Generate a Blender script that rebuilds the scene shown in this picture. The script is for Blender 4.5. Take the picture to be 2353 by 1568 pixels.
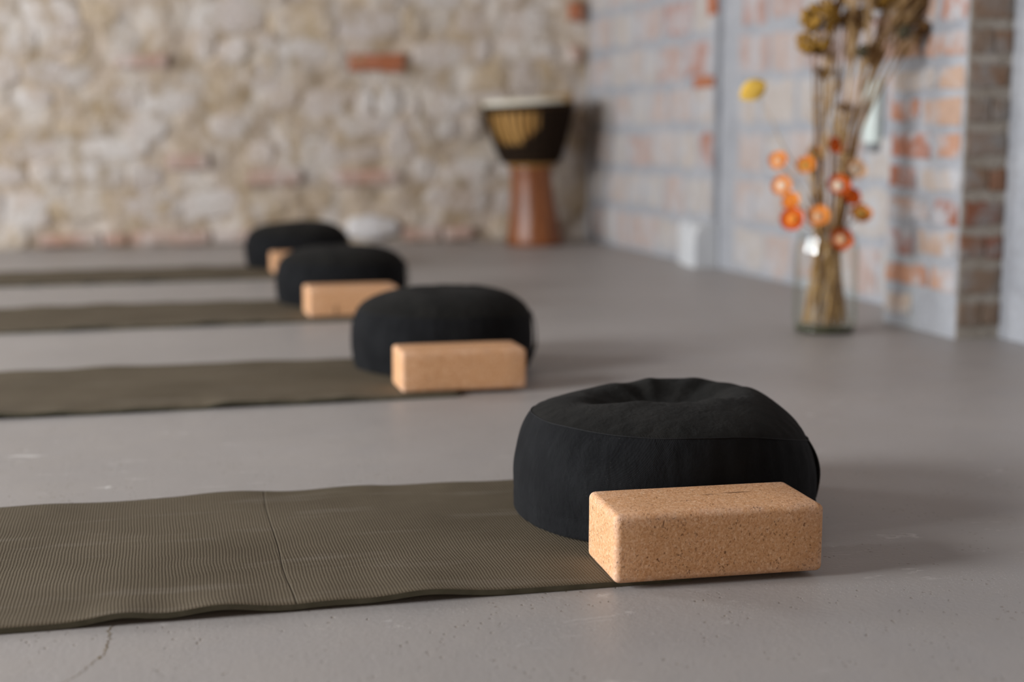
import bpy, bmesh, math, random
from mathutils import Vector, Matrix, noise

for o in list(bpy.data.objects):
    bpy.data.objects.remove(o)
sc = bpy.context.scene
C = sc.collection
PI = math.pi
random.seed(7)

# ---------------------------------------------------------------- camera
cam_d = bpy.data.cameras.new('camera')
cam = bpy.data.objects.new('camera', cam_d)
C.objects.link(cam)
cam_d.sensor_width = 36.0
cam_d.lens = 50.0
cam_d.clip_start = 0.02
R_ = Vector((0.96600152, -0.25852809, 0.0020727))
U_ = Vector((0.03512799, 0.13919156, 0.98964222))
F_ = Vector((0.25613882, 0.95592308, -0.14354083))
cam.matrix_world = Matrix(((R_.x, U_.x, -F_.x, 0), (R_.y, U_.y, -F_.y, 0), (R_.z, U_.z, -F_.z, 0.5), (0, 0, 0, 1)))
cam_d.dof.use_dof = True
cam_d.dof.focus_distance = 1.66
cam_d.dof.aperture_fstop = 2.35
sc.camera = cam

# ---------------------------------------------------------------- world, window daylight, added fill lamps, exposure
w = bpy.data.worlds.new('overcast_sky')
sc.world = w
w.use_nodes = True
w.node_tree.nodes['Background'].inputs[0].default_value = (0.62, 0.72, 0.85, 1)
w.node_tree.nodes['Background'].inputs[1].default_value = 0.5


def area(name, loc, target, sx, sy, power, col):
    d = bpy.data.lights.new(name, 'AREA')
    d.shape = 'RECTANGLE'
    d.size, d.size_y = sx, sy
    d.energy = power
    d.color = col
    o = bpy.data.objects.new(name, d)
    C.objects.link(o)
    o.location = loc
    o.rotation_euler = (Vector(target) - Vector(loc)).to_track_quat('-Z', 'Y').to_euler()
    return o


area('daylight_left_window', (-3.93, 1.55, 1.4), (4, 1.55, 1.4), 1.5, 1.4, 375, (0.95, 0.975, 1.0))
area('added_far_left_fill', (-3.93, 4.9, 1.4), (4, 4.9, 1.4), 1.2, 1.4, 150, (0.95, 0.975, 1.0))  # unseen lamp added to brighten the far floor and back wall
area('added_rear_fill', (-1.2, -2.93, 1.35), (-1.2, 4, 1.35), 1.6, 1.4, 22, (1.0, 0.74, 0.48))  # unseen warm lamp added behind the camera to fill front faces and shadows
sc.view_settings.view_transform = 'Standard'
sc.view_settings.look = 'None'
sc.view_settings.gamma = 1.0
sc.view_settings.use_curve_mapping = False
sc.view_settings.exposure = -0.1
sc.cycles.use_denoising = True
sc.cycles.caustics_reflective = False
sc.cycles.caustics_refractive = False


# ---------------------------------------------------------------- helpers
class M:
    """a small node-material builder"""

    def __init__(s, name, rough=0.6, spec=0.3):
        s.m = bpy.data.materials.new(name)
        s.m.use_nodes = True
        s.t = s.m.node_tree
        s.b = s.t.nodes['Principled BSDF']
        s.b.inputs['Roughness'].default_value = rough
        s.b.inputs['Specular IOR Level'].default_value = spec

    def n(s, kind, ins=None, **props):
        nd = s.t.nodes.new(kind)
        for k, v in props.items():
            setattr(nd, k, v)
        for k, v in (ins or {}).items():
            sock = nd.inputs[k]
            if isinstance(v, bpy.types.NodeSocket):
                s.t.links.new(v, sock)
            else:
                sock.default_value = v
        return nd

    def set(s, name, v):
        if isinstance(v, bpy.types.NodeSocket):
            s.t.links.new(v, s.b.inputs[name])
        else:
            s.b.inputs[name].default_value = v

    def pos(s):
        return s.n('ShaderNodeNewGeometry').outputs['Position']

    def obj(s):
        return s.n('ShaderNodeTexCoord').outputs['Object']

    def rnd(s):
        return s.n('ShaderNodeObjectInfo').outputs['Random']

    def vm(s, op, a, b):
        return s.n('ShaderNodeVectorMath', {0: a, 1: b}, operation=op).outputs[0]

    def math(s, op, a, b=0.0, c=0.0):
        return s.n('ShaderNodeMath', {0: a, 1: b, 2: c}, operation=op).outputs[0]

    def noise(s, vec, scale, detail=3.0, rough=0.5, dist=0.0):
        return s.n('ShaderNodeTexNoise', {'Vector': vec, 'Scale': scale, 'Detail': detail, 'Roughness': rough, 'Distortion': dist}).outputs['Fac']

    def voro(s, vec, scale, out='Distance', feature='F1'):
        return s.n('ShaderNodeTexVoronoi', {'Vector': vec, 'Scale': scale}, feature=feature).outputs[out]

    def ramp(s, f, stops):
        r = s.n('ShaderNodeValToRGB', {'Fac': f})
        e = r.color_ramp.elements
        while len(e) < len(stops):
            e.new(0.5)
        for i, (p, c) in enumerate(stops):
            e[i].position = p
            if isinstance(c, (int, float)):
                c = (c, c, c)
            e[i].color = (*c[:3], 1)
        return r.outputs['Color']

    def mix(s, f, a, b, blend='MIX'):
        nd = s.n('ShaderNodeMix', data_type='RGBA', blend_type=blend)
        for k, v in ((0, f), (6, a), (7, b)):
            if isinstance(v, bpy.types.NodeSocket):
                s.t.links.new(v, nd.inputs[k])
            else:
                nd.inputs[k].default_value = v if k == 0 else (*v[:3], 1)
        return nd.outputs[2]

    def bump(s, h, dist, strength=1.0, normal=None):
        ins = {'Height': h, 'Distance': dist, 'Strength': strength}
        if normal is not None:
            ins['Normal'] = normal
        o = s.n('ShaderNodeBump', ins).outputs['Normal']
        s.set('Normal', o)
        return o


def mesh(name, vs, fs, mat=None, smooth=True):
    me = bpy.data.meshes.new(name)
    me.from_pydata([tuple(v) for v in vs], [], fs)
    me.update()
    if smooth:
        me.polygons.foreach_set('use_smooth', [True] * len(me.polygons))
    if mat:
        me.materials.append(mat)
    return me


def obj(name, me, parent=None, loc=None, rot=None, scale=None):
    o = bpy.data.objects.new(name, me)
    C.objects.link(o)
    if parent:
        o.parent = parent
    if loc is not None:
        o.location = loc
    if rot is not None:
        o.rotation_euler = rot
    if scale is not None:
        o.scale = scale
    return o


def tag(o, label=None, cat=None, group=None, kind=None):
    for k, v in (('label', label), ('category', cat), ('group', group), ('kind', kind)):
        if v:
            o[k] = v
    return o


def box(x0, x1, y0, y1, z0, z1):
    v = [(x, y, z) for z in (z0, z1) for y in (y0, y1) for x in (x0, x1)]
    f = [(0, 2, 3, 1), (4, 5, 7, 6), (0, 1, 5, 4), (2, 6, 7, 3), (0, 4, 6, 2), (1, 3, 7, 5)]
    return v, f


def join(parts):
    V, Fc = [], []
    for v, f in parts:
        k = len(V)
        V += list(v)
        Fc += [tuple(i + k for i in q) for q in f]
    return V, Fc


def tube(path, rad, seg=6, caps=True, closed=False):
    """swept tube along a list of points; rad is a number or a list"""
    n = len(path)
    P = [Vector(p) for p in path]
    if not isinstance(rad, (list, tuple)):
        rad = [rad] * n
    V, Fc = [], []
    up = Vector((0.13, 0.31, 0.94)).normalized()
    for i in range(n):
        if closed:
            t = P[(i + 1) % n] - P[i - 1]
        else:
            t = P[min(i + 1, n - 1)] - P[max(i - 1, 0)]
        t.normalize()
        a = t.cross(up)
        if a.length < 1e-3:
            a = t.cross(Vector((1, 0, 0)))
        a.normalize()
        b = t.cross(a)
        for k in range(seg):
            g = 2 * PI * k / seg
            V.append(P[i] + (a * math.cos(g) + b * math.sin(g)) * rad[i])
    m = n if closed else n - 1
    for i in range(m):
        j = (i + 1) % n
        for k in range(seg):
            l = (k + 1) % seg
            Fc.append((i * seg + k, i * seg + l, j * seg + l, j * seg + k))
    if caps and not closed:
        Fc.append(tuple(range(seg))[::-1])
        Fc.append(tuple((n - 1) * seg + k for k in range(seg)))
    return V, Fc


def lathe(prof, seg=48, cap=True):
    V, Fc = [], []
    for r, z in prof:
        for k in range(seg):
            g = 2 * PI * k / seg
            V.append((r * math.cos(g), r * math.sin(g), z))
    for i in range(len(prof) - 1):
        for k in range(seg):
            l = (k + 1) % seg
            Fc.append((i * seg + k, i * seg + l, (i + 1) * seg + l, (i + 1) * seg + k))
    if cap:
        Fc.append(tuple(range(seg))[::-1])
        Fc.append(tuple((len(prof) - 1) * seg + k for k in range(seg)))
    return V, Fc


def nz(x, y=0.0, z=0.0):
    return noise.noise(Vector((x, y, z)))


def fix_normals(me):
    bm = bmesh.new()
    bm.from_mesh(me)
    bmesh.ops.recalc_face_normals(bm, faces=bm.faces)
    bm.to_mesh(me)
    bm.free()
    return me


# ---------------------------------------------------------------- materials of the setting
m = M('painted_concrete', 0.38, 0.5)
p = m.pos()
big = m.noise(p, 1.3, 4, 0.55)
mid = m.noise(p, 9.0, 4, 0.6)
col = m.mix(m.ramp(big, [(0.3, 0.0), (0.7, 1.0)]), (0.318, 0.298, 0.290), (0.386, 0.363, 0.354))
col = m.mix(m.ramp(mid, [(0.35, 0.0), (0.75, 0.35)]), col, (0.40, 0.36, 0.325))
stx = m.vm('MULTIPLY', p, (14.0, 34.0, 20.0))
scuff = m.ramp(m.noise(stx, 1.0, 5, 0.72, 0.6), [(0.60, 0.0), (0.70, 0.8)])
scuff = m.math('MULTIPLY', scuff, m.ramp(m.noise(p, 3.1, 2), [(0.46, 0.0), (0.60, 1.0)]))
col = m.mix(scuff, col, (0.62, 0.60, 0.58))
pit = m.ramp(m.voro(m.vm('ADD', p, m.vm('MULTIPLY', m.n('ShaderNodeTexNoise', {'Vector': p, 'Scale': 300.0}).outputs['Color'], (0.006, 0.006, 0.0))), 95.0), [(0.08, 0.9), (0.20, 0.0)])
pit = m.math('MULTIPLY', pit, m.ramp(m.noise(p, 13.0, 2), [(0.50, 0.0), (0.58, 1.0)]))
col = m.mix(pit, col, (0.22, 0.18, 0.14))
grit = m.math('MULTIPLY', m.ramp(m.noise(p, 330.0, 2, 0.6), [(0.62, 0.0), (0.70, 1.0)]), m.ramp(m.noise(p, 7.0, 3, 0.6), [(0.50, 0.0), (0.62, 0.8)]))
col = m.mix(grit, col, (0.56, 0.54, 0.52))
m.set('Base Color', col)
h = m.math('ADD', m.math('MULTIPLY', m.noise(p, 160.0, 3), 0.25), m.math('MULTIPLY', mid, 0.8))
h = m.math('SUBTRACT', h, m.math('MULTIPLY', pit, 0.9))
h = m.math('ADD', h, m.math('MULTIPLY', scuff, 0.35))
h = m.math('ADD', h, m.math('MULTIPLY', grit, 0.5))
m.bump(h, 0.0022, 0.6)
m.set('Roughness', m.ramp(mid, [(0.3, 0.41), (0.8, 0.52)]))
MAT_FLOOR = m.m

m = M('crack_dirt', 0.9, 0.1)
m.set('Base Color', m.ramp(m.noise(m.pos(), 90.0, 2), [(0.3, (0.12, 0.085, 0.045)), (0.7, (0.27, 0.21, 0.13))]))
MAT_CRACK = m.m


def rubble_material(name, ca, cb, lime=0.45, rand=0.0):
    m = M(name, 0.92, 0.12)
    p = m.pos()
    f = m.noise(p, 7.0, 5, 0.6)
    col = m.mix(m.ramp(f, [(0.36, 0.0), (0.64, 1.0)]), ca, cb)
    if rand:
        k = m.ramp(m.rnd(), [(0.0, 1.0 - rand), (1.0, 1.0 + rand * 0.35)])
        col = m.mix(1.0, col, k, 'MULTIPLY')
    # lime wash smeared over stone and joint alike
    lm = m.noise(m.vm('MULTIPLY', p, (1.0, 1.0, 0.75)), 5.2, 4, 0.62, 0.4)
    lm = m.math('MULTIPLY', m.ramp(lm, [(0.47, 0.0), (0.60, 1.0)]), lime)
    col = m.mix(lm, col, (0.68, 0.645, 0.615))
    st_ = m.noise(m.vm('MULTIPLY', p, (1.0, 1.0, 0.62)), 8.5, 4, 0.6, 0.9)
    col = m.mix(m.ramp(st_, [(0.56, 0.0), (0.68, 0.62)]), col, (0.321, 0.229, 0.121))
    s3 = m.noise(m.vm('MULTIPLY', p, (1.0, 1.0, 0.6)), 19.0, 3, 0.6, 0.5)
    col = m.mix(m.ramp(s3, [(0.57, 0.0), (0.68, 0.55)]), col, (0.34, 0.235, 0.125))
    fine = m.noise(p, 42.0, 4, 0.65)
    col = m.mix(m.ramp(fine, [(0.30, 0.40), (0.48, 0.0)]), col, (0.197, 0.136, 0.071))
    m.set('Base Color', col)
    m.bump(m.math('ADD', fine, m.math('MULTIPLY', m.noise(p, 150.0, 2), 0.3)), 0.012, 0.9)
    return m.m


MAT_RUBBLE = rubble_material('earth_mortar', (0.4197, 0.3260, 0.2213), (0.5877, 0.4959, 0.4165), 0.65)
MAT_STONE = [rubble_material('pale_limestone', (0.5877, 0.5130, 0.4498), (0.6463, 0.5780, 0.5438), 0.8, 0.12),
             rubble_material('ochre_stone', (0.5371, 0.4241, 0.2892), (0.6049, 0.5050, 0.4070), 0.6, 0.12),
             rubble_material('buff_stone', (0.5796, 0.4879, 0.4165), (0.6290, 0.5620, 0.5176), 0.85, 0.10)]
MAT_OLD_BRICK = rubble_material('limed_old_brick', (0.5037, 0.3089, 0.2380), (0.5371, 0.4070, 0.3570), 0.65)
MAT_RED_BRICK = rubble_material('bare_red_brick', (0.4370, 0.1265, 0.0547), (0.4197, 0.1630, 0.0845), 0.12)
MAT_WHITE_STONE = rubble_material('white_plastered_stone', (0.6716, 0.6509, 0.6462), (0.7049, 0.6829, 0.6795), 0.0)

m = M('grey_cement_mortar', 0.9, 0.12)
p = m.pos()
f = m.noise(p, 6.0, 5, 0.6)
col = m.ramp(f, [(0.3, (0.320, 0.330, 0.360)), (0.7, (0.408, 0.415, 0.439))])
fine = m.noise(p, 60.0, 4, 0.6)
col = m.mix(m.ramp(fine, [(0.3, 0.35), (0.5, 0.0)]), col, (0.163, 0.150, 0.136))
m.set('Base Color', col)
m.bump(fine, 0.01, 0.8)
MAT_CEMENT = m.m


def fired_clay(name, stops, smear, smear_col=(0.446, 0.446, 0.464)):
    m = M(name, 0.9, 0.12)
    p = m.pos()
    col = m.ramp(m.rnd(), stops)
    f = m.noise(p, 16.0, 5, 0.62)
    col = m.mix(m.ramp(f, [(0.35, 0.22), (0.6, 0.0)]), col, (0.216, 0.122, 0.072))
    s = m.noise(p, 9.0, 4, 0.6, 0.5)
    col = m.mix(m.math('MULTIPLY', m.ramp(s, [(0.46, 0.0), (0.60, 1.0)]), smear), col, smear_col)
    m.set('Base Color', col)
    m.bump(m.noise(p, 70.0, 4, 0.6), 0.006, 0.8)
    return m.m


MAT_BLOCK = fired_clay('clay_block', [(0.0, (0.454, 0.425, 0.403)), (0.40, (0.468, 0.421, 0.389)), (0.68, (0.454, 0.378, 0.349)), (0.88, (0.425, 0.310, 0.281)), (1.0, (0.389, 0.209, 0.166))], 0.75)
MAT_PIL_BRICK = fired_clay('salmon_brick', [(0.0, (0.475, 0.418, 0.374)), (0.35, (0.475, 0.331, 0.252)), (0.72, (0.446, 0.230, 0.151)), (1.0, (0.317, 0.108, 0.072))], 0.92)
MAT_PIL_SIDE = fired_clay('shaded_brown_brick', [(0.0, (0.245, 0.187, 0.144)), (0.6, (0.274, 0.173, 0.115)), (1.0, (0.259, 0.094, 0.058))], 0.85, (0.288, 0.281, 0.274))  # brown brick for the end face, its shade put into the colour
m = M('white_limewash', 0.9, 0.1)
m.set('Base Color', m.ramp(m.noise(m.pos(), 12.0, 4), [(0.3, (0.510, 0.527, 0.552)), (0.7, (0.595, 0.603, 0.612))]))
MAT_LIME = m.m
m = M('room_plaster', 0.9, 0.1)
m.set('Base Color', m.ramp(m.noise(m.pos(), 4.0, 4), [(0.3, (0.140, 0.104, 0.072)), (0.7, (0.189, 0.143, 0.102))]))
MAT_PLASTER = m.m
m = M('dark_ceiling_boards', 0.8, 0.2)
m.set('Base Color', m.ramp(m.noise(m.vm('MULTIPLY', m.pos(), (1.0, 9.0, 1.0)), 2.0, 4), [(0.3, (0.075, 0.05, 0.033)), (0.7, (0.12, 0.085, 0.058))]))
MAT_CEIL = m.m
m = M('window_wood', 0.6, 0.3)
m.set('Base Color', m.ramp(m.noise(m.obj(), 8.0, 4), [(0.3, (0.30, 0.22, 0.15)), (0.7, (0.38, 0.29, 0.2))]))
MAT_FRAME = m.m

# ---------------------------------------------------------------- the room
XL, XR, YF, YB, ZC = -4.0, 2.16, -3.0, 6.57, 3.2
XN = 2.088          # the stretch nearest the camera
XF = 2.135          # far stretch of the right wall stands a little proud
YG = 5.03           # where it ends
floor = obj('floor', mesh('floor', *box(XL - 0.2, XR + 0.6, YF - 0.2, YB + 0.4, -0.12, 0.0), MAT_FLOOR, False))
tag(floor, kind='structure')
ceil = tag(obj('ceiling', mesh('ceiling', *box(XL - 0.2, XR + 0.6, YF - 0.2, YB + 0.4, ZC, ZC + 0.12), MAT_CEIL, False)), kind='structure')

# crack in the floor paint: a thin irregular sliver of dirt
cp = [(-0.031, 1.4632), (-0.0352, 1.4522), (-0.0359, 1.4365), (-0.0345, 1.4258), (-0.0364, 1.4085), (-0.037, 1.3937), (-0.0392, 1.3784), (-0.0439, 1.3689), (-0.0478, 1.3628), (-0.0546, 1.3472), (-0.0619, 1.3299), (-0.0694, 1.3207), (-0.073, 1.3151), (-0.0835, 1.2944)]
pts = []
for a, b in zip(cp, cp[1:]):
    for k in range(5):
        t = k / 5
        pts.append((a[0] + (b[0] - a[0]) * t + nz(a[1] * 300 + k * 2.3, 3.3) * 0.0045, a[1] + (b[1] - a[1]) * t))
V, Fc = [], []
for i, (x, y) in enumerate(pts):
    wdt = (0.00055 + 0.0008 * abs(nz(i * 0.45, 9.0)) + (0.0012 if 33 <= i <= 36 else 0)) * (1 - 0.6 * i / len(pts))
    V += [(x - wdt, y, 0.00025), (x + wdt, y, 0.00025)]
    if i:
        Fc.append((2 * i - 2, 2 * i - 1, 2 * i + 1, 2 * i))
obj('crack', mesh('crack', V, Fc, MAT_CRACK), floor)


def wall_with_hole(name, axis, pos, th, a0, a1, holes, mat):
    """wall across `axis` at pos; spans a0..a1, with rectangular openings (h0,h1,z0,z1)"""
    parts = []

    def bx(p0, p1, z0, z1):
        if axis == 'x':
            parts.append(box(pos - th, pos, p0, p1, z0, z1))
        else:
            parts.append(box(p0, p1, pos - th, pos, z0, z1))
    cur = a0
    for h0, h1, z0, z1 in holes:
        bx(cur, h0, 0, ZC)
        bx(h0, h1, 0, z0)
        bx(h0, h1, z1, ZC)
        cur = h1
    bx(cur, a1, 0, ZC)
    return tag(obj(name, mesh(name, *join(parts), mat, False)), kind='structure')


wall_with_hole('wall_left', 'x', XL, 0.25, YF, YB + 0.1, [(0.75, 2.35, 0.6, 2.15), (4.25, 5.55, 0.6, 2.15)], MAT_PLASTER)  # the farther opening is added to go with the far-left fill lamp
wall_with_hole('wall_front', 'y', YF, 0.25, XL, XR + 0.3, [(-2.05, -0.35, 0.6, 2.1)], MAT_PLASTER)  # opening added behind the camera to go with the rear fill lamp


def window(name, axis, pos, a0, a1, z0, z1):
    parts = []
    t = 0.06
    rects = [(a0, a1, z0, z0 + t), (a0, a1, z1 - t, z1), (a0, a0 + t, z0, z1), (a1 - t, a1, z0, z1)]
    for q0, q1, c0, c1 in rects:
        parts.append(box(pos - 0.16, pos - 0.09, q0, q1, c0, c1) if axis == 'x' else box(q0, q1, pos - 0.16, pos - 0.09, c0, c1))
    o = obj(name, mesh(name, *join(parts), MAT_FRAME, False))
    tag(o, kind='structure')


window('window_1', 'x', XL, 0.75, 2.35, 0.6, 2.15)
window('added_window_3', 'x', XL, 4.25, 5.55, 0.6, 2.15)  # unseen window, added for the far-left fill
window('added_window_2', 'y', YF, -2.05, -0.35, 0.6, 2.1)  # unseen window, added for the rear fill

# ---- back wall: bed of earth mortar with stones and some bricks standing out of it
nx, nzz = 320, 164
V, Fc = [], []
x0, x1 = XL, XR + 0.3
for j in range(nzz + 1):
    for i in range(nx + 1):
        x = x0 + (x1 - x0) * i / nx
        z = ZC * j / nzz
        d = 0.004 + 0.014 * nz(x * 3.2, 1.7, z * 3.2) + 0.016 * nz(x * 8.5, 5.2, z * 8.5) + 0.009 * nz(x * 21, 2.2, z * 21)
        V.append((x, YB - d, z))
for j in range(nzz):
    for i in range(nx):
        a = j * (nx + 1) + i
        Fc.append((a, a + 1, a + nx + 2, a + nx + 1))
n0 = len(V)
bv, bf = box(x0, x1, YB + 0.06, YB + 0.35, 0, ZC)
V += bv
Fc += [tuple(q + n0 for q in f) for f in bf]
wall_back = tag(obj('wall_back', mesh('wall_back', V, Fc, MAT_RUBBLE)), kind='structure')


def stone_mesh(name, k, mat, n=10, square=3.6):
    rr = random.Random(k)
    V = []
    ang = [2 * PI * (i + rr.uniform(-0.28, 0.28)) / n for i in range(n)]
    rad = []
    for a in ang:
        c, s = abs(math.cos(a)), abs(math.sin(a))
        rad.append(0.5 * (c ** square + s ** square) ** (-1 / square) * rr.uniform(0.86, 1.05))
    for sc_, dz in ((1.06, -1.0), (1.0, 0.25), (0.80, 0.82)):
        for a, r in zip(ang, rad):
            V.append((math.cos(a) * r * sc_, -dz + rr.uniform(-0.12, 0.12), math.sin(a) * r * sc_))
    V.append((rr.uniform(-0.1, 0.1), -1.0, rr.uniform(-0.1, 0.1)))
    Fc = []
    for ring in range(2):
        for i in range(n):
            j = (i + 1) % n
            Fc.append((ring * n + i, ring * n + j, (ring + 1) * n + j, (ring + 1) * n + i))
    for i in range(n):
        Fc.append((2 * n + i, 2 * n + (i + 1) % n, 3 * n))
    return mesh(name, V, Fc, mat)


def brick_mesh(name, k, mat, wob=0.05, bev=0.09):
    """unit brick face towards -y, uneven edges; x and z in -0.5..0.5, y in -1 (face)..+1 (buried)"""
    rr = random.Random(k)
    n = 4
    per = []
    for i in range(n):
        per.append((-0.5 + i / n, -0.5))
    for i in range(n - 2):
        per.append((0.5, -0.5 + i / (n - 2)))
    for i in range(n):
        per.append((0.5 - i / n, 0.5))
    for i in range(n - 2):
        per.append((-0.5, 0.5 - i / (n - 2)))
    per = [(x + rr.uniform(-wob, wob) * 0.7, z + rr.uniform(-wob, wob) * 1.6) for x, z in per]
    N = len(per)
    V = [(x, 1.0, z) for x, z in per] + [(x, -0.55 + rr.uniform(-0.2, 0.2), z) for x, z in per]
    V += [(x * (1 - bev * 0.6), -1.0 + rr.uniform(-0.15, 0.15), z * (1 - bev * 1.6)) for x, z in per]
    V.append((0, -1.05, 0))
    Fc = []
    for ring in range(2):
        for i in range(N):
            j = (i + 1) % N
            Fc.append((ring * N + i, ring * N + j, (ring + 1) * N + j, (ring + 1) * N + i))
    for i in range(N):
        Fc.append((2 * N + i, 2 * N + (i + 1) % N, 3 * N))
    return mesh(name, V, Fc, mat)


STONES = [[stone_mesh('stone', 20 * q + k, MAT_STONE[q]) for k in range(7)] for q in range(3)]
OLD = [brick_mesh('old_brick', 60 + k, MAT_OLD_BRICK) for k in range(4)]
# bricks one can pick out in the rubble: x0, z0, x1, z1, kind
WB = [(0.985, 0.785, 1.245, 0.865, 'red'), (-0.046, 0.788, 0.183, 0.847, 'old'), (0.893, 0.271, 1.207, 0.339, 'old'), (0.519, 0.274, 0.755, 0.341, 'old'), (0.167, 0.344, 0.349, 0.41, 'old'), (2.03, 1.03, 2.10, 1.12, 'red'), (2.03, 0.84, 2.09, 0.92, 'old'), (-0.003, 0.012, 0.34, 0.066, 'old'), (-0.39, 0.012, -0.132, 0.06, 'old'), (1.225, 0.012, 1.40, 0.07, 'old'), (1.415, 0.012, 1.56, 0.07, 'old'), (-0.12, 0.012, -0.02, 0.06, 'old'), (0.36, 0.012, 0.56, 0.064, 'old'), (-1.1, 0.42, -0.86, 0.48, 'old'), (-1.5, 0.9, -1.27, 0.97, 'old'), (0.58, 0.012, 0.78, 0.066, 'old')]
RED = brick_mesh('red_brick', 71, MAT_RED_BRICK)
for i, (a, b, c, d, kd) in enumerate(WB):
    me = RED if kd == 'red' else OLD[i % 4]
    o = obj('brick', me, wall_back, ((a + c) / 2, YB - 0.012, (b + d) / 2), (0, random.uniform(-0.03, 0.03), 0), (c - a, 0.026, d - b))
    if kd == 'red' and a < 1.5:
        o['label'] = 'bare red brick in the pale rubble wall'
o = obj('stone', stone_mesh('white_stone', 333, MAT_WHITE_STONE), wall_back, (1.09, YB - 0.02, 0.075), None, (0.25, 0.05, 0.125))
o['label'] = 'white plastered stone at the foot of the wall'
taken = [(a - 0.01, b - 0.01, c + 0.01, d + 0.01) for a, b, c, d, _ in WB] + [(0.96, 0.0, 1.22, 0.145)]
rs = random.Random(11)
z = 0.0
count = 0
while z < 1.75 and count < 270:
    hgt = rs.uniform(0.085, 0.155)
    x = -1.9 + rs.uniform(0, 0.15)
    while x < 2.12 and count < 270:
        wd = rs.choice((0.08, 0.11, 0.15, 0.19, 0.24, 0.30)) * rs.uniform(0.9, 1.1)
        hh = hgt * rs.uniform(0.75, 1.12)
        cx, cz = x + wd / 2, z + hgt / 2 + rs.uniform(-0.015, 0.015)
        bb = (cx - wd / 2 + 0.01, cz - hh / 2 + 0.01, cx + wd / 2 - 0.01, cz + hh / 2 - 0.01)
        hit = any(bb[0] < t[2] and bb[2] > t[0] and bb[1] < t[3] and bb[3] > t[1] for t in taken)
        if not hit and rs.random() < 0.9 and bb[2] < 2.13 and bb[1] > -0.01:
            q = rs.choices((0, 1, 2), (5, 2, 4))[0]
            obj('stone', STONES[q][rs.randrange(7)], wall_back, (cx, YB - 0.004, max(cz, hh / 2 + 0.004)), (rs.uniform(-0.08, 0.08), rs.uniform(-0.16, 0.16), rs.uniform(-0.08, 0.08)), (wd * 1.04, rs.uniform(0.006, 0.018), hh * 1.03))
            count += 1
        x += wd + rs.uniform(0.0, 0.025)
    z += hgt

# ---- right wall: cement-jointed clay blocks, a brick pilaster, grey rendered strips
parts = [box(XF, XR + 0.4, YG, YB + 0.1, 0, ZC), box(XR, XR + 0.4, 3.2, YG, 0, ZC), box(XN, XR + 0.4, YF, 3.2, 0, ZC)]
wall_right = tag(obj('wall_right', mesh('wall_right', *join(parts), MAT_CEMENT, False)), kind='structure')
BLK = [brick_mesh('clay_block', 100 + k, MAT_BLOCK, 0.05, 0.10) for k in range(8)]
RZ = (0, 0, -PI / 2)      # a face that looked to -y now looks to -x
rb = random.Random(5)
PITCH = 0.1735
stripes = [(XF, YG + 0.015, YB - 0.03), (XR, 3.46, 4.87), (XN, 1.1, 2.975)]
for X, ya, yb in stripes:
    for row in range(11 if X == XF else (10 if ya > 3 else 8)):
        zc = 0.005 + row * PITCH + PITCH / 2
        y = yb - rb.uniform(0.0, 0.05)
        while y > ya + 0.05:
            wd = rb.choice((0.13, 0.17, 0.20, 0.25, 0.29)) + rb.uniform(-0.01, 0.01)
            wd = min(wd, y - ya)
            if wd > 0.05:
                hh = PITCH - rb.uniform(0.028, 0.048)
                # slight twist of each block in its bed
                obj('block', BLK[rb.randrange(8)], wall_right, (X - 0.001, y - wd / 2, zc + rb.uniform(-0.006, 0.006)), (0, rb.uniform(-0.02, 0.02), -PI / 2), (wd - 0.002, 0.007, hh))
            y -= wd + rb.uniform(0.018, 0.04)
# reddish half brick let into the far stretch by its end
obj('brick', brick_mesh('edge_brick', 140, MAT_RED_BRICK), wall_right, (XF - 0.006, YG + 0.10, 0.70), RZ, (0.18, 0.008, 0.04))
obj('brick', brick_mesh('edge_brick', 141, MAT_RED_BRICK), wall_right, (XF - 0.004, YG + 0.03, 0.985), RZ, (0.06, 0.010, 0.075))
# limewashed footing bump at the end of the far stretch
nseg = 12
V, Fc = [], []
for i in range(nseg + 1):
    t = i / nseg
    y = YG - 0.005 + 0.30 * t
    pr = 0.07 * (1 - 0.75 * t * t) + 0.006 * nz(t * 6, 4)
    hh = 0.16 + 0.012 * nz(t * 5, 8)
    for dx, dz in ((pr, 0), (pr, hh * 0.8), (pr * 0.7, hh), (-0.02, hh * 1.12), (-0.02, 0)):
        V.append((XF - dx, y, dz))
for i in range(nseg):
    for k in range(5):
        a, b = i * 5 + k, i * 5 + (k + 1) % 5
        Fc.append((a, b, b + 5, a + 5))
Fc += [(4, 3, 2, 1, 0), tuple(nseg * 5 + k for k in range(5))]
obj('footing', fix_normals(mesh('footing', V, Fc, MAT_LIME, False)), wall_right)

# pilaster of narrow salmon bricks
PX, PY0, PY1 = 1.967, 3.095, 3.44
pil = obj('pilaster', mesh('pilaster', *box(PX, XR + 0.02, PY0, PY1, 0, ZC), MAT_CEMENT, False), wall_right)
PB = [brick_mesh('salmon_brick', 160 + k, MAT_PIL_BRICK, 0.06, 0.10) for k in range(6)]
PS = [brick_mesh('shaded_brown_brick', 180 + k, MAT_PIL_SIDE, 0.06, 0.10) for k in range(5)]
m = M('shaded_brown_mortar', 0.92, 0.1)  # mortar browned: the end face's shade is put into its colour
p = m.pos()
m.set('Base Color', m.ramp(m.noise(p, 11.0, 5, 0.62), [(0.3, (0.27, 0.235, 0.19)), (0.7, (0.42, 0.39, 0.355))]))
m.bump(m.noise(p, 60.0, 4, 0.6), 0.008, 0.8)
obj('shaded_end_skin', mesh('shaded_end_skin', *box(PX + 0.001, XN + 0.01, PY0 - 0.004, PY0 + 0.01, 0, ZC), m.m, False), pil)  # thin skin added to carry the shade-browned mortar
rp = random.Random(21)
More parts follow.
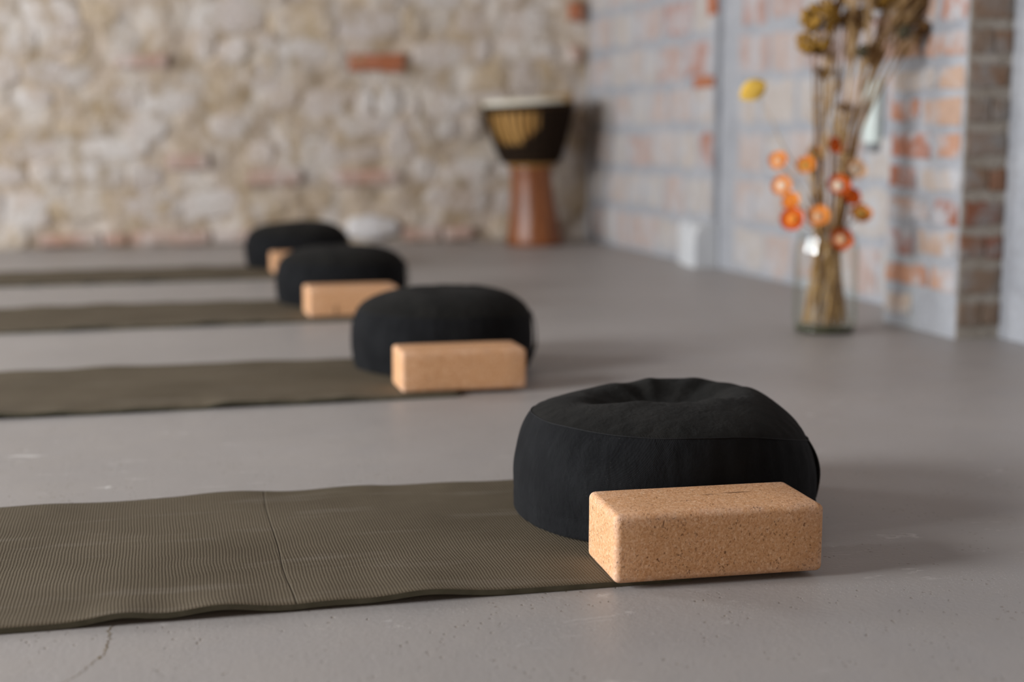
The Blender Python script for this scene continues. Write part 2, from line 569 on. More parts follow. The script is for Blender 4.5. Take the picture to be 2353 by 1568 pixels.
for row in range(17):
    zc = 0.060 + row * 0.0835
    y = PY0
    first = 0.12 if row % 2 else 0.19
    k = 0
    while y < PY1 - 0.04:
        wd = first if k == 0 else 0.21
        wd = min(wd, PY1 - y)
        if wd > 0.03 and not (row == 0 and k == 0):
            hh = 0.056 + rp.uniform(-0.008, 0.006)
            obj('brick', PB[rp.randrange(6)], pil, (PX - 0.001, y + wd / 2, zc + rp.uniform(-0.004, 0.004)), (0, rp.uniform(-0.015, 0.015), -PI / 2), (wd - 0.016, 0.006, hh))
        y += wd + 0.012
        k += 1
    # end face towards the camera
    if row % 2:
        obj('brick', PS[rp.randrange(5)], pil, (PX + 0.06, PY0 - 0.004, zc), (0, rp.uniform(-0.02, 0.02), 0), (0.10, 0.006, 0.056))
    else:
        obj('brick', PS[rp.randrange(5)], pil, (PX + 0.034, PY0 - 0.004, zc), (0, rp.uniform(-0.02, 0.02), 0), (0.062, 0.006, 0.054))
        obj('brick', PS[rp.randrange(5)], pil, (PX + 0.094, PY0 - 0.004, zc), (0, rp.uniform(-0.02, 0.02), 0), (0.045, 0.006, 0.05))

# ---------------------------------------------------------------- mats
def mat_material(name, crease):
    m = M(name, 0.82, 0.2)
    p = m.obj()
    sep = m.n('ShaderNodeSeparateXYZ', {0: p})
    x, y = sep.outputs[0], sep.outputs[1]
    wob = m.math('MULTIPLY', m.noise(p, 10.0, 2), 0.007)
    a = m.math('SINE', m.math('MULTIPLY', m.math('ADD', x, wob), 2 * PI / 0.0037))
    b = m.math('SINE', m.math('MULTIPLY', m.math('ADD', y, m.math('MULTIPLY', x, 0.55)), 2 * PI / 0.0046))
    hgt = m.math('ADD', m.math('MULTIPLY', a, 0.36), m.math('MULTIPLY', m.math('MULTIPLY', a, b), 0.44))
    hgt = m.math('ADD', hgt, m.math('MULTIPLY', m.noise(p, 420.0, 2), 0.7))
    f = m.noise(p, 5.0, 4, 0.6)
    col = m.ramp(f, [(0.3, (0.096, 0.075, 0.048)), (0.7, (0.136, 0.109, 0.074))])
    chalk = m.ramp(m.noise(m.vm('MULTIPLY', p, (4.0, 22.0, 4.0)), 1.0, 4, 0.6), [(0.55, 0.0), (0.75, 0.30)])
    col = m.mix(chalk, col, (0.28, 0.245, 0.205))
    col = m.mix(m.ramp(m.math('ADD', m.math('MULTIPLY', hgt, 0.5), 0.5), [(0.1, 0.26), (0.8, 0.0)]), col, (0.055, 0.045, 0.032))
    if crease is not None:
        dx = m.math('ABSOLUTE', m.math('SUBTRACT', m.math('ADD', x, m.math('MULTIPLY', m.noise(p, 4.0, 1), 0.02)), crease))
        line = m.ramp(m.math('MULTIPLY', dx, 500.0), [(0.15, 1.0), (0.75, 0.0)])
        col = m.mix(m.math('MULTIPLY', line, 0.45), col, (0.05, 0.042, 0.03))
        hgt = m.math('SUBTRACT', hgt, m.math('MULTIPLY', line, 2.0))
    m.set('Base Color', col)
    m.bump(hgt, 0.0006, 0.6)
    return m.m


MAT_MAT = mat_material('olive_rubber_creased', -0.435)
MAT_MAT2 = mat_material('olive_rubber', None)
m = M('mat_edge_rubber', 0.8, 0.25)
m.set('Base Color', m.ramp(m.noise(m.obj(), 60.0, 2), [(0.3, (0.075, 0.068, 0.045)), (0.7, (0.105, 0.096, 0.066))]))
MAT_MATEDGE = m.m
MT = 0.0060


def yoga_mat(xe, yf, yb, rot, seed, mat, label, length=1.83, lift=1.0):
    W = yb - yf
    nx_, ny_ = 300, 44
    V, Fc = [], []

    def zc(x, t):
        # long soft waves along the two side edges, flat in the middle
        fr = math.exp(-t * W / 0.055)
        bk = math.exp(-(1 - t) * W / 0.05)
        # the end under cushion and block lies flat
        k = min(1.0, max(0.0, (-x - 0.12) / 0.12))
        wv = max(0.0, 0.42 + nz(x * 6.5, seed) * 1.1 + 0.75 * nz(x * 17.0, seed + 3.1))
        if seed == 1.0:
            wv = sum(a_ * math.exp(-((x - b_) / c_) ** 2) for a_, b_, c_ in ((0.75, -0.623, 0.035), (0.85, -0.523, 0.045), (0.75, -0.303, 0.05), (0.3, -0.408, 0.04), (0.8, -0.92, 0.07), (0.7, -1.2, 0.08), (0.8, -1.5, 0.07)))
        wb = max(0.0, 0.35 + nz(x * 7.0, seed + 8.0) * 1.3)
        return (0.0085 * wv * fr + 0.0075 * wb * bk) * k * lift + 0.0006 * (1 + nz(x * 5, t * 3, seed)) * k
    for layer in (0, 1):
        for j in range(ny_ + 1):
            t = j / ny_
            for i in range(nx_ + 1):
                x = -length * i / nx_
                wav = 0.0012 * nz(x * 4, seed + 20 + (j > ny_ / 2) * 5)
                V.append((x, t * W + wav, zc(x, t) + (MT if layer == 0 else 0.0) + 0.0004))
    N = (nx_ + 1) * (ny_ + 1)
    for j in range(ny_):
        for i in range(nx_):
            a = j * (nx_ + 1) + i
            Fc.append((a, a + nx_ + 1, a + nx_ + 2, a + 1))
            Fc.append((a + N, a + N + 1, a + N + nx_ + 2, a + N + nx_ + 1))
    nt = len(Fc)
    for i in range(nx_):
        Fc.append((i, i + 1, i + 1 + N, i + N))
        a = ny_ * (nx_ + 1) + i
        Fc.append((a, a + N, a + N + 1, a + 1))
    for j in range(ny_):
        a = j * (nx_ + 1)
        Fc.append((a, a + N, a + N + nx_ + 1, a + nx_ + 1))
        b = a + nx_
        Fc.append((b, b + nx_ + 1, b + N + nx_ + 1, b + N))
    me = mesh('yoga_mat', V, Fc, mat)
    me.materials.append(MAT_MATEDGE)
    for q in range(nt, len(Fc)):
        me.polygons[q].material_index = 1
        me.polygons[q].use_smooth = False
    o = obj('yoga_mat', me, None, (xe, yf, 0.0), (0, 0, rot))
    tag(o, label, 'yoga mat', 'yoga mats laid out in a row')
    return o


yoga_mat(0.60, 1.449, 1.936, math.radians(-1.0), 1.0, MAT_MAT, 'olive brown ribbed yoga mat nearest the camera, with a crease across it')
yoga_mat(0.60, 2.628, 3.118, math.radians(1.0), 12.0, MAT_MAT2, 'olive brown yoga mat, second from the camera, under the second cushion', lift=0.8)
yoga_mat(0.58, 3.80, 4.31, math.radians(2.6), 25.0, MAT_MAT2, 'olive brown yoga mat, third from the camera, under the third cushion', lift=0.8)
yoga_mat(0.60, 4.99, 5.46, math.radians(3.6), 39.0, MAT_MAT2, 'olive brown yoga mat farthest away, closest to the rubble wall', lift=0.8)

# ---------------------------------------------------------------- cork blocks
m = M('pressed_cork', 0.78, 0.25)
p = m.obj()
cell = m.n('ShaderNodeTexVoronoi', {'Vector': m.vm('ADD', p, m.n('ShaderNodeTexNoise', {'Vector': p, 'Scale': 260.0}).outputs['Color']) if False else p, 'Scale': 400.0})
sepc = m.n('ShaderNodeSeparateColor', {0: cell.outputs['Color']})
col = m.ramp(sepc.outputs[0], [(0.0, (0.4851, 0.2170, 0.0890)), (0.3, (0.6170, 0.3024, 0.1420)), (0.75, (0.6942, 0.3677, 0.1940)), (1.0, (0.7931, 0.4838, 0.3040))])
cell2 = m.n('ShaderNodeTexVoronoi', {'Vector': p, 'Scale': 760.0})
s2 = m.n('ShaderNodeSeparateColor', {0: cell2.outputs['Color']})
col = m.mix(0.45, col, m.ramp(s2.outputs[1], [(0.0, (0.3306, 0.1411, 0.0470)), (0.2, (0.5511, 0.2822, 0.1160)), (1.0, (0.7715, 0.4934, 0.2940))]))
col = m.mix(m.ramp(m.noise(p, 14.0, 3), [(0.3, 0.0), (0.7, 0.35)]), col, (0.5727, 0.3130, 0.1470))
col = m.mix(m.ramp(m.noise(p, 210.0, 2, 0.6), [(0.56, 0.0), (0.70, 0.75)]), col, (0.8158, 0.5242, 0.3260))
pit = m.ramp(m.noise(m.vm('MULTIPLY', p, (1.0, 1.0, 0.8)), 360.0, 1.0, 0.5, 0.3), [(0.64, 0.0), (0.71, 1.0)])
pit = m.math('MULTIPLY', pit, m.ramp(m.noise(p, 55.0, 2), [(0.38, 0.25), (0.62, 1.0)]))
col = m.mix(m.math('MULTIPLY', pit, 0.85), col, (0.1875, 0.0758, 0.0260))
geo = m.n('ShaderNodeNewGeometry')
dust = m.math('MULTIPLY', m.ramp(geo.outputs['Pointiness'], [(0.505, 0.0), (0.56, 0.6)]), m.ramp(m.noise(p, 50.0, 3), [(0.4, 0.2), (0.6, 1.0)]))
col = m.mix(dust, col, (0.7498, 0.5443, 0.4410))
m.set('Base Color', col)
hgt = m.math('SUBTRACT', m.math('MULTIPLY', m.noise(p, 300.0, 3), 0.5), m.math('MULTIPLY', pit, 0.9))
m.bump(hgt, 0.0011, 0.8)
MAT_CORK = m.m
m = M('cork_stain', 0.8, 0.2)
m.set('Base Color', m.ramp(m.noise(m.obj(), 200.0, 2), [(0.3, (0.20, 0.10, 0.045)), (0.7, (0.34, 0.19, 0.09))]))
MAT_STAIN = m.m


def cork_block(cx, cy, z0, L, D, H, rot, label, stains=()):
    bm = bmesh.new()
    bmesh.ops.create_cube(bm, size=1.0)
    for v in bm.verts:
        v.co = Vector((v.co.x * L, v.co.y * D, (v.co.z + 0.5) * H))
    bmesh.ops.bevel(bm, geom=list(bm.edges), offset=0.0075, segments=5, profile=0.5, affect='EDGES')
    bmesh.ops.subdivide_edges(bm, edges=[e for e in bm.edges if e.calc_length() > 0.03], cuts=5, use_grid_fill=True)
    for v in bm.verts:
        v.co += Vector((nz(v.co.x * 30, v.co.y * 30, v.co.z * 30), nz(v.co.y * 30, v.co.z * 30, 7), nz(v.co.z * 30, v.co.x * 30, 3))) * 0.0004
    me = bpy.data.meshes.new('cork_block')
    bm.to_mesh(me)
    bm.free()
    me.polygons.foreach_set('use_smooth', [True] * len(me.polygons))
    me.materials.append(MAT_CORK)
    o = obj('cork_yoga_block', me, None, (cx, cy, z0), (0, 0, rot))
    tag(o, label, 'yoga block', 'cork yoga blocks beside the cushions')
    for (sx, sy, sl, sw, face) in stains:
        V, Fc = [], []
        n = 12
        for i in range(n + 1):
            t = i / n
            wv = sw * math.sin(PI * t) * (0.6 + 0.5 * abs(nz(i * 0.8, sx * 50)))
            a = sx + sl * t
            b = sy + 0.0012 * nz(i * 0.6, 5)
            if face == 'top':
                V += [(a, b - wv, H + 0.0007), (a, b + wv, H + 0.0007)]
            else:
                V += [(sx + 0.4 * (b - sy) - wv, -D / 2 - 0.0007, sy + sl * t), (sx + wv, -D / 2 - 0.0007, sy + sl * t)]
            if i:
                Fc.append((2 * i - 2, 2 * i - 1, 2 * i + 1, 2 * i))
        obj('stain', mesh('stain', V, Fc, MAT_STAIN), o)
    return o


BZ = MT + 0.0008
cork_block(0.6295, 1.4885, BZ, 0.2475, 0.115, 0.079, math.radians(-2.8), 'cork yoga block nearest the camera, in front of the big black cushion', [(0.022, 0.013, 0.042, 0.0016, 'top'), (-0.002, 0.010, 0.022, 0.0012, 'top')])
cork_block(0.6175, 2.709, BZ, 0.248, 0.112, 0.080, math.radians(-0.8), 'cork yoga block in front of the second black cushion from the camera')
cork_block(0.583, 3.905, BZ, 0.249, 0.118, 0.080, math.radians(0.5), 'cork yoga block with a dark stain, in front of the third black cushion', [(-0.050, 0.004, 0.030, 0.006, 'front')])
cork_block(0.610, 5.17, BZ, 0.249, 0.10, 0.072, math.radians(1.5), 'cork yoga block at the farthest black cushion, mostly hidden behind the third')

# ---------------------------------------------------------------- meditation cushions
def fabric(name, base, top):
    m = M(name, 0.92, 0.12)
    p = m.obj()
    sep = m.n('ShaderNodeSeparateXYZ', {0: p})
    wv = m.math('MULTIPLY', m.math('SINE', m.math('MULTIPLY', sep.outputs[2], 2 * PI / 0.0016)), m.math('SINE', m.math('MULTIPLY', m.math('ADD', sep.outputs[0], sep.outputs[1]), 2 * PI / 0.0016)))
    slub = m.noise(m.vm('MULTIPLY', p, (60.0, 60.0, 700.0)), 1.0, 3, 0.6)
    f = m.noise(p, 18.0, 4, 0.6)
    col = m.mix(m.ramp(f, [(0.35, 0.0), (0.7, 1.0)]), base, top)
    lint = m.math('MULTIPLY', m.ramp(m.noise(p, 420.0, 2, 0.7), [(0.66, 0.0), (0.74, 1.0)]), m.ramp(m.noise(p, 11.0, 3), [(0.48, 0.0), (0.68, 0.5)]))
    col = m.mix(lint, col, (0.06, 0.06, 0.058))
    m.set('Base Color', col)
    h = m.math('ADD', m.math('MULTIPLY', wv, 0.25), m.math('MULTIPLY', slub, 0.7))
    n1 = m.bump(h, 0.0006, 0.9)
    cr = m.noise(m.vm('MULTIPLY', p, (1.0, 1.0, 0.55)), 48.0, 4, 0.6, 0.15)
    m.bump(cr, 0.005, 0.6, n1)
    m.set('Sheen Weight', 0.012)
    m.set('Sheen Roughness', 0.6)
    return m.m


MAT_FAB = fabric('black_canvas', (0.0060, 0.0063, 0.0073), (0.0104, 0.0110, 0.0122))
MAT_FABTOP = fabric('worn_black_canvas', (0.0073, 0.0070, 0.0063), (0.0143, 0.0135, 0.0120))
m = M('black_webbing', 0.85, 0.15)
m.set('Base Color', m.ramp(m.noise(m.obj(), 300.0, 2), [(0.3, (0.010, 0.010, 0.010)), (0.7, (0.022, 0.021, 0.02))]))
MAT_WEB = m.m
m = M('black_thread', 0.8, 0.2)
m.set('Base Color', m.ramp(m.noise(m.obj(), 500.0, 2), [(0.3, (0.008, 0.008, 0.009)), (0.7, (0.016, 0.016, 0.017))]))
MAT_THREAD = m.m
m = M('mustard_tag', 0.8, 0.2)
m.set('Base Color', m.ramp(m.noise(m.obj(), 120.0, 2), [(0.3, (0.22, 0.17, 0.035)), (0.7, (0.30, 0.24, 0.06))]))
MAT_TAG = m.m


def cushion(cx, cy, zb, label, seed, R=0.208, seam=None, lip=0.172, dent=0.130, dentr=0.42, dentc=(0.0, 0.0), hump=0.006, strap=-0.22, bulge=0.0, squash=0.0, KB=0.95, belly=0.48, groove=0.0, rsf=0.925):
    """seam: four heights of the upper seam towards +x, +y, -x, -y"""
    root = obj('meditation_cushion', None, None, (cx, cy, zb))
    tag(root, label, 'cushion', 'black meditation cushions on the mats')
    sx, sy, tx, ty = seam or (0.112, 0.118, 0.124, 0.122)

    def zs(g):
        c, s = math.cos(g), math.sin(g)
        k = (sx if c > 0 else tx) * c * c + (sy if s > 0 else ty) * s * s
        return k + 0.0015 * nz(c * 3, s * 3, seed)

    def rs_(g):
        c, s = math.cos(g), math.sin(g)
        return R * (rsf + 0.05 * c * (1 if c > 0 else 0.1)) * (1 + 0.008 * nz(c * 2, s * 2, seed + 4))

    def push(g):
        # slack filling pressed out beside the block
        d = math.atan2(math.sin(g + 2.5), math.cos(g + 2.5))
        e = math.atan2(math.sin(g + 1.45), math.cos(g + 1.45))
        return (1 + bulge * math.exp(-(d / 0.42) ** 2)) * (1 - squash * math.exp(-(e / 0.42) ** 2))

    def prof_r(z, g):
        # rounded foot, belly, tuck towards the seam
        Z, RS = zs(g), rs_(g)
        zm = belly * Z
        if z <= zm:
            return (R * KB + R * (1 - KB) * math.sin(max(0.0, z) / zm * PI / 2) ** 0.5) * push(g)
        q = min(1.0, (z - zm) / (Z - zm))
        return R * push(g) + (RS - R * push(g)) * q ** 2.3
    n = 160
    # side panel with the base
    prof = []
    V, Fc = [], []
    rows = 40
    for j in range(rows + 1):
        u = j / rows
        for i in range(n):
            g = 2 * PI * i / n
            Z, RS = zs(g), rs_(g)
            if u < 0.16:            # base disc to the lower rounding
                t = u / 0.16
                r = R * KB * t * push(g)
                z = 0.0
            else:
                t = (u - 0.16) / 0.84
                z = Z * t
                r = prof_r(z, g)
                # soft puckers under the seam and slack along the foot
                a = math.exp(-(1 - t) * Z / 0.018)
                r += 0.0011 * a * (1 - a) * 4 * math.sin(g * 46 + 3 * nz(g * 2, seed)) * (0.5 + nz(g * 1.5, seed + 2))
                r += 0.0022 * nz(math.cos(g) * 5, math.sin(g) * 5, z * 22 + seed)
                b = math.exp(-z / 0.02)
                r += 0.0016 * b * nz(g * 14, seed + 9)
                # lower seam crease
                r -= 0.0016 * math.exp(-((z - 0.026) / 0.0022) ** 2)
            V.append((math.cos(g) * r, math.sin(g) * r, z))
    for j in range(rows):
        for i in range(n):
            k = (i + 1) % n
            Fc.append((j * n + i, j * n + k, (j + 1) * n + k, (j + 1) * n + i))
    obj('side_panel', mesh('side_panel', V, Fc, MAT_FAB), root)
    # top panel: rises to a lip, sinks to the sat-in dent
    V, Fc = [], []
    rows = 46

    def ztop(r, g):
        c, s = math.cos(g), math.sin(g)
        x, y = r * c, r * s
        Z = zs(g)
        dx, dy = x - dentc[0], y - dentc[1]
        dd = math.hypot(dx / 1.25, dy / 0.85) / dentr
        base = Z + (lip - Z) * (1 - r ** (3.0 + 1.2 * max(0.0, c))) ** 0.75 if r < 1 else Z
        base += hump * (math.exp(-(((x - 0.20) / 0.45) ** 2 + ((y - 0.42) / 0.28) ** 2)) + 0.9 * math.exp(-(((x - 0.55) / 0.32) ** 2 + ((y - 0.10) / 0.4) ** 2)))
        w_ = math.exp(-(dd ** 3.2))
        z = base * (1 - w_) + dent * w_
        z -= groove * math.exp(-(((x + 0.30) / 0.28) ** 2 + ((y + 0.04) / 0.10) ** 2))
        z += groove * 0.5 * math.exp(-(((x + 0.25) / 0.35) ** 2 + ((y + 0.24) / 0.12) ** 2))
        gg = math.atan2(dy, dx)
        # folds running out of the dent
        fold = math.exp(-((dd - 0.95) / 0.45) ** 2)
        z += 0.0026 * min(1.0, dd) * fold * nz(math.cos(gg) * 3.1, math.sin(gg) * 3.1, seed + 7) * 1.8
        z += 0.0016 * math.exp(-(dd / 1.1) ** 2) * nz(x * 9, y * 5, seed + 31)
        # taut little pulls at the seam
        z += 0.0011 * math.exp(-((1 - r) / 0.10) ** 2) * (1 - math.exp(-((1 - r) / 0.03) ** 2)) * math.sin(g * 40 + 5 * nz(g * 1.3, seed + 1))
        z += 0.002 * nz(x * 4, y * 4, seed + 11) * (1 - r * r)
        return z
    for j in range(rows + 1):
        r = 1 - j / rows
        r = r if j < rows else 0.0
        for i in range(n):
            g = 2 * PI * i / n
            rr = r * rs_(g)
            V.append((math.cos(g) * rr, math.sin(g) * rr, ztop(r, g) if j else zs(g)))
    for j in range(rows):
        for i in range(n):
            k = (i + 1) % n
            Fc.append((j * n + i, j * n + k, (j + 1) * n + k, (j + 1) * n + i))
    top = obj('top_panel', mesh('top_panel', V, Fc, MAT_FABTOP), root)
    # piped seam and its stitches
    pth = []
    for i in range(220):
        g = 2 * PI * i / 220
        r = rs_(g) + 0.0003
        pth.append((math.cos(g) * r, math.sin(g) * r, zs(g) + 0.0004))
    obj('seam', mesh('seam', *tube(pth, 0.0008, 6, closed=True), MAT_THREAD), root)
    # carrying strap on the side
    wd = 0.017
    V, Fc = [], []
    N = 26
    for i in range(N + 1):
        t = i / N
        z = 0.014 + (zs(strap) + 0.004 - 0.014) * t
        for q in (-1, 1):
            for off in (0.0, 0.0022):
                g = strap + q * wd / R
                r = prof_r(z, g) + 0.0012 + off + 0.0045 * math.sin(PI * t)
                V.append((math.cos(g) * r, math.sin(g) * r, z))
    for i in range(N):
        a, b = i * 4, i * 4 + 4
        Fc += [(a + 1, a + 3, b + 3, b + 1), (a, b, b + 2, a + 2), (a, a + 1, b + 1, b), (a + 2, b + 2, b + 3, a + 3)]
    Fc += [(0, 2, 3, 1), (N * 4, N * 4 + 1, N * 4 + 3, N * 4 + 2)]
    st = obj('carry_strap', fix_normals(mesh('carry_strap', V, Fc, MAT_WEB, False)), root)
    V, Fc = [], []
    for i in range(7):
        z = 0.032 + 0.030 * i / 6
        r = prof_r(z, strap) + 0.0066
        for q in (-0.6, 0.6):
            g = strap + q * wd / R
            V += [(math.cos(g) * r, math.sin(g) * r, z), (math.cos(g) * (r + 0.0016), math.sin(g) * (r + 0.0016), z)]
    for i in range(6):
        a, b = i * 4, i * 4 + 4
        Fc += [(a + 1, a + 3, b + 3, b + 1), (a, b, b + 2, a + 2), (a, a + 1, b + 1, b), (a + 2, b + 2, b + 3, a + 3)]
    Fc += [(0, 2, 3, 1), (24, 25, 27, 26)]
    tg = obj('fabric_tag', fix_normals(mesh('fabric_tag', V, Fc, MAT_TAG, False)), st)
    tg['label'] = 'small mustard fabric tag'
    return root


CZ = MT + 0.001
cushion(0.677, 1.742, CZ, 'large round black cushion nearest the camera, with a sat-in dent', 2.0, R=0.201, seam=(0.090, 0.116, 0.131, 0.130), lip=0.155, bulge=0.045, squash=0.075, rsf=0.885, KB=0.99, belly=0.36, groove=0.008, dent=0.129, dentr=0.44, dentc=(0.02, 0.14), hump=0.014)
cushion(0.643, 2.985, CZ, 'round black cushion, second from the camera, behind the second cork block', 13.0, R=0.197, lip=0.168, dent=0.166, dentr=0.3, hump=0.0)
cushion(0.603, 4.225, CZ, 'round black cushion, third from the camera', 27.0, R=0.195, lip=0.166, dent=0.162, dentr=0.3, hump=0.0)
cushion(0.607, 5.42, CZ, 'round black cushion farthest from the camera', 44.0, R=0.196, lip=0.166, dent=0.148, dentr=0.4, dentc=(-0.15, 0.0), hump=0.004)

# ---------------------------------------------------------------- djembe drum
m = M('red_brown_carved_wood', 0.38, 0.5)
p = m.obj()
ring = m.noise(m.vm('MULTIPLY', p, (26.0, 26.0, 2.2)), 1.0, 4, 0.6, 0.6)
m.set('Base Color', m.ramp(ring, [(0.3, (0.08, 0.022, 0.006)), (0.52, (0.22, 0.066, 0.016)), (0.75, (0.31, 0.11, 0.032))]))
m.bump(ring, 0.004, 0.5)
MAT_DRUM = m.m
m = M('golden_bowl_wood', 0.45, 0.4)
p = m.obj()
ring = m.noise(m.vm('MULTIPLY', p, (24.0, 24.0, 3.0)), 1.0, 4, 0.6)
m.set('Base Color', m.ramp(ring, [(0.3, (0.36, 0.18, 0.045)), (0.7, (0.52, 0.29, 0.09))]))
MAT_BOWL = m.m
m = M('goat_skin', 0.65, 0.3)
p = m.obj()
m.set('Base Color', m.ramp(m.noise(p, 9.0, 4), [(0.3, (0.60, 0.53, 0.40)), (0.7, (0.72, 0.68, 0.58))]))
MAT_SKIN = m.m
m = M('tan_hide_collar', 0.85, 0.15)
m.set('Base Color', m.ramp(m.noise(m.obj(), 14.0, 4), [(0.3, (0.30, 0.17, 0.06)), (0.7, (0.46, 0.31, 0.14))]))
MAT_HIDE = m.m
m = M('dark_rope', 0.9, 0.1)
m.set('Base Color', m.ramp(m.noise(m.obj(), 160.0, 2), [(0.3, (0.012, 0.008, 0.005)), (0.7, (0.034, 0.02, 0.012))]))
MAT_ROPE = m.m

drum = obj('djembe_drum', None, None, (1.795, 6.29, 0.0))
tag(drum, 'goblet shaped wooden hand drum with black ropes standing in the corner', 'drum')
LEAN, TILT = -0.062, 0.055


def lean(vs):
    # the drum is carved a little crooked: its bowl sits left of the foot
    out = []
    for v in vs:
        x, y, z_ = v
        t = min(1.0, max(0.0, z_ / 0.65))
        out.append((x + LEAN * z_, y, z_ + TILT * x * t * t))
    return out


def dpart(name, vf, mat, smooth=True, parent=None):
    return obj(name, fix_normals(mesh(name, lean(vf[0]), vf[1], mat, smooth)), parent or drum)


dpart('foot', lathe([(0.128, 0.0), (0.131, 0.012), (0.126, 0.04), (0.112, 0.12), (0.101, 0.20), (0.095, 0.28), (0.095, 0.34), (0.100, 0.375)], 56), MAT_DRUM)
bowlp = [(0.104, 0.355), (0.118, 0.375), (0.136, 0.42), (0.157, 0.48), (0.176, 0.54), (0.191, 0.60), (0.196, 0.63)]
dpart('bowl', lathe(bowlp, 56), MAT_BOWL)


def bowl_r(z_):
    for (r0, z0), (r1, z1) in zip(bowlp, bowlp[1:]):
        if z_ <= z1:
            return r0 + (r1 - r0) * max(0.0, (z_ - z0) / (z1 - z0))
    return bowlp[-1][0]


dpart('drum_skin', lathe([(0.198, 0.622), (0.203, 0.640), (0.200, 0.655), (0.185, 0.661), (0.09, 0.6625), (0.004, 0.663)], 56), MAT_SKIN)


def ring_path(r, z_, n=72):
    return [(r * math.cos(2 * PI * i / n), r * math.sin(2 * PI * i / n), z_) for i in range(n)]


for r, z_, w_ in ((0.205, 0.628, 0.008), (0.2035, 0.610, 0.007), (0.124, 0.382, 0.010)):
    dpart('rope_ring', tube(ring_path(r, z_), w_, 8, closed=True), MAT_ROPE)
# hide folded back over the rim on the far right
V, Fc = [], []
for i in range(25):
    g = -0.9 + 2.2 * i / 24
    hgt = 0.030 * math.sin(PI * i / 24) ** 0.6 * (1 + 0.25 * nz(i * 0.5, 3))
    for r, z_ in ((0.206, 0.632), (0.209, 0.632 + hgt * 0.8 + 0.008), (0.196, 0.640 + hgt + 0.008), (0.192, 0.640)):
        V.append((r * math.cos(g), r * math.sin(g), z_))
for i in range(24):
    for k in range(4):
        a, b = i * 4 + k, i * 4 + (k + 1) % 4
        Fc.append((a, b, b + 4, a + 4))
Fc += [(0, 1, 2, 3), (96, 97, 98, 99)]
dpart('hide_collar', (V, Fc), MAT_HIDE)
NR = 34
for k in range(NR):
    g0 = 2 * PI * k / NR
    pth = []
    for i in range(8):
        z_ = 0.384 + (0.622 - 0.384) * i / 7
        r = bowl_r(z_) + 0.0045
        g = g0 + 0.03 * math.sin(i)
        pth.append((r * math.cos(g), r * math.sin(g), z_))
    dpart('rope', tube(pth, 0.0042, 5), MAT_ROPE)
# woven rope rows: low all round; added ones to the rim darken the shaded right
for q in range(13):
    zr = 0.398 + q * 0.0165
    pth = []
    for i in range(NR * 2 + 1):
        g = 2 * PI * i / (NR * 2)
        # reach of the weave: world angle; -2.2 rad is the lit side facing the room's left
        d = math.atan2(math.sin(g + 2.45), math.cos(g + 2.45))
        if q > 3 and abs(d) < 0.86 - 0.12 * max(0, 8 - q):
            if len(pth) > 2:
                dpart('rope_weave_shade', tube(pth, 0.0088, 5), MAT_ROPE)
            pth = []
            continue
        z_ = zr + (0.008 if i % 2 else -0.004)
        r = bowl_r(z_) + 0.0085
        pth.append((r * math.cos(g), r * math.sin(g), z_))
    if len(pth) > 2:
        dpart('rope_weave_shade', tube(pth, 0.0088, 5), MAT_ROPE)

# ---------------------------------------------------------------- pale strip fixed to the right wall
m = M('pale_green_plastic', 0.5, 0.4)
m.set('Base Color', m.ramp(m.noise(m.obj(), 30.0, 2), [(0.3, (0.56, 0.63, 0.60)), (0.7, (0.62, 0.68, 0.65))]))
MAT_STRIP = m.m
m = M('grey_metal_clip', 0.5, 0.5)
m.set('Base Color', m.ramp(m.noise(m.obj(), 60.0, 2), [(0.3, (0.17, 0.18, 0.19)), (0.7, (0.26, 0.27, 0.28))]))
MAT_CLIP = m.m
st = obj('wall_strip', None, None, (2.142, 3.855, 0.476))
tag(st, 'pale green plastic strip upright on the brick wall behind the dried flowers', 'wall strip')
bm = bmesh.new()
bmesh.ops.create_cube(bm, size=1.0)
for v in bm.verts:
    v.co = Vector((v.co.x * 0.03, v.co.y * 0.070, (v.co.z + 0.5) * 0.19))
bmesh.ops.bevel(bm, geom=list(bm.edges), offset=0.008, segments=3, profile=0.5, affect='EDGES')
me = bpy.data.meshes.new('strip_body')
bm.to_mesh(me)
bm.free()
me.materials.append(MAT_STRIP)
obj('strip_body', me, st)
obj('clip', mesh('clip', *box(-0.013, 0.018, -0.03, 0.03, -0.022, 0.002), MAT_CLIP, False), st)

# ---------------------------------------------------------------- glass jar with dried flowers
VX, VY = 1.717, 3.30
g_ = bpy.data.materials.new('clear_glass')
g_.use_nodes = True
nt = g_.node_tree
nt.nodes.clear()
out = nt.nodes.new('ShaderNodeOutputMaterial')
mx = nt.nodes.new('ShaderNodeMixShader')
tr = nt.nodes.new('ShaderNodeBsdfTransparent')
gl = nt.nodes.new('ShaderNodeBsdfGlossy')
gl.inputs['Roughness'].default_value = 0.03
gl.inputs['Color'].default_value = (0.9, 0.95, 0.93, 1)
lw = nt.nodes.new('ShaderNodeLayerWeight')
lw.inputs['Blend'].default_value = 0.30
tc = nt.nodes.new('ShaderNodeValToRGB')
tc.color_ramp.elements[0].position = 0.25
tc.color_ramp.elements[0].color = (0.985, 0.99, 0.98, 1)
tc.color_ramp.elements[1].position = 0.95
tc.color_ramp.elements[1].color = (0.78, 0.80, 0.74, 1)
fr = nt.nodes.new('ShaderNodeMath')
fr.operation = 'POWER'
fr.inputs[1].default_value = 4.0
lf = nt.nodes.new('ShaderNodeLayerWeight')
lf.inputs['Blend'].default_value = 0.5
nt.links.new(lf.outputs['Facing'], fr.inputs[0])
f2 = nt.nodes.new('ShaderNodeMath')
f2.operation = 'MULTIPLY_ADD'
f2.inputs[1].default_value = 0.45
f2.inputs[2].default_value = 0.035
nt.links.new(fr.outputs[0], f2.inputs[0])
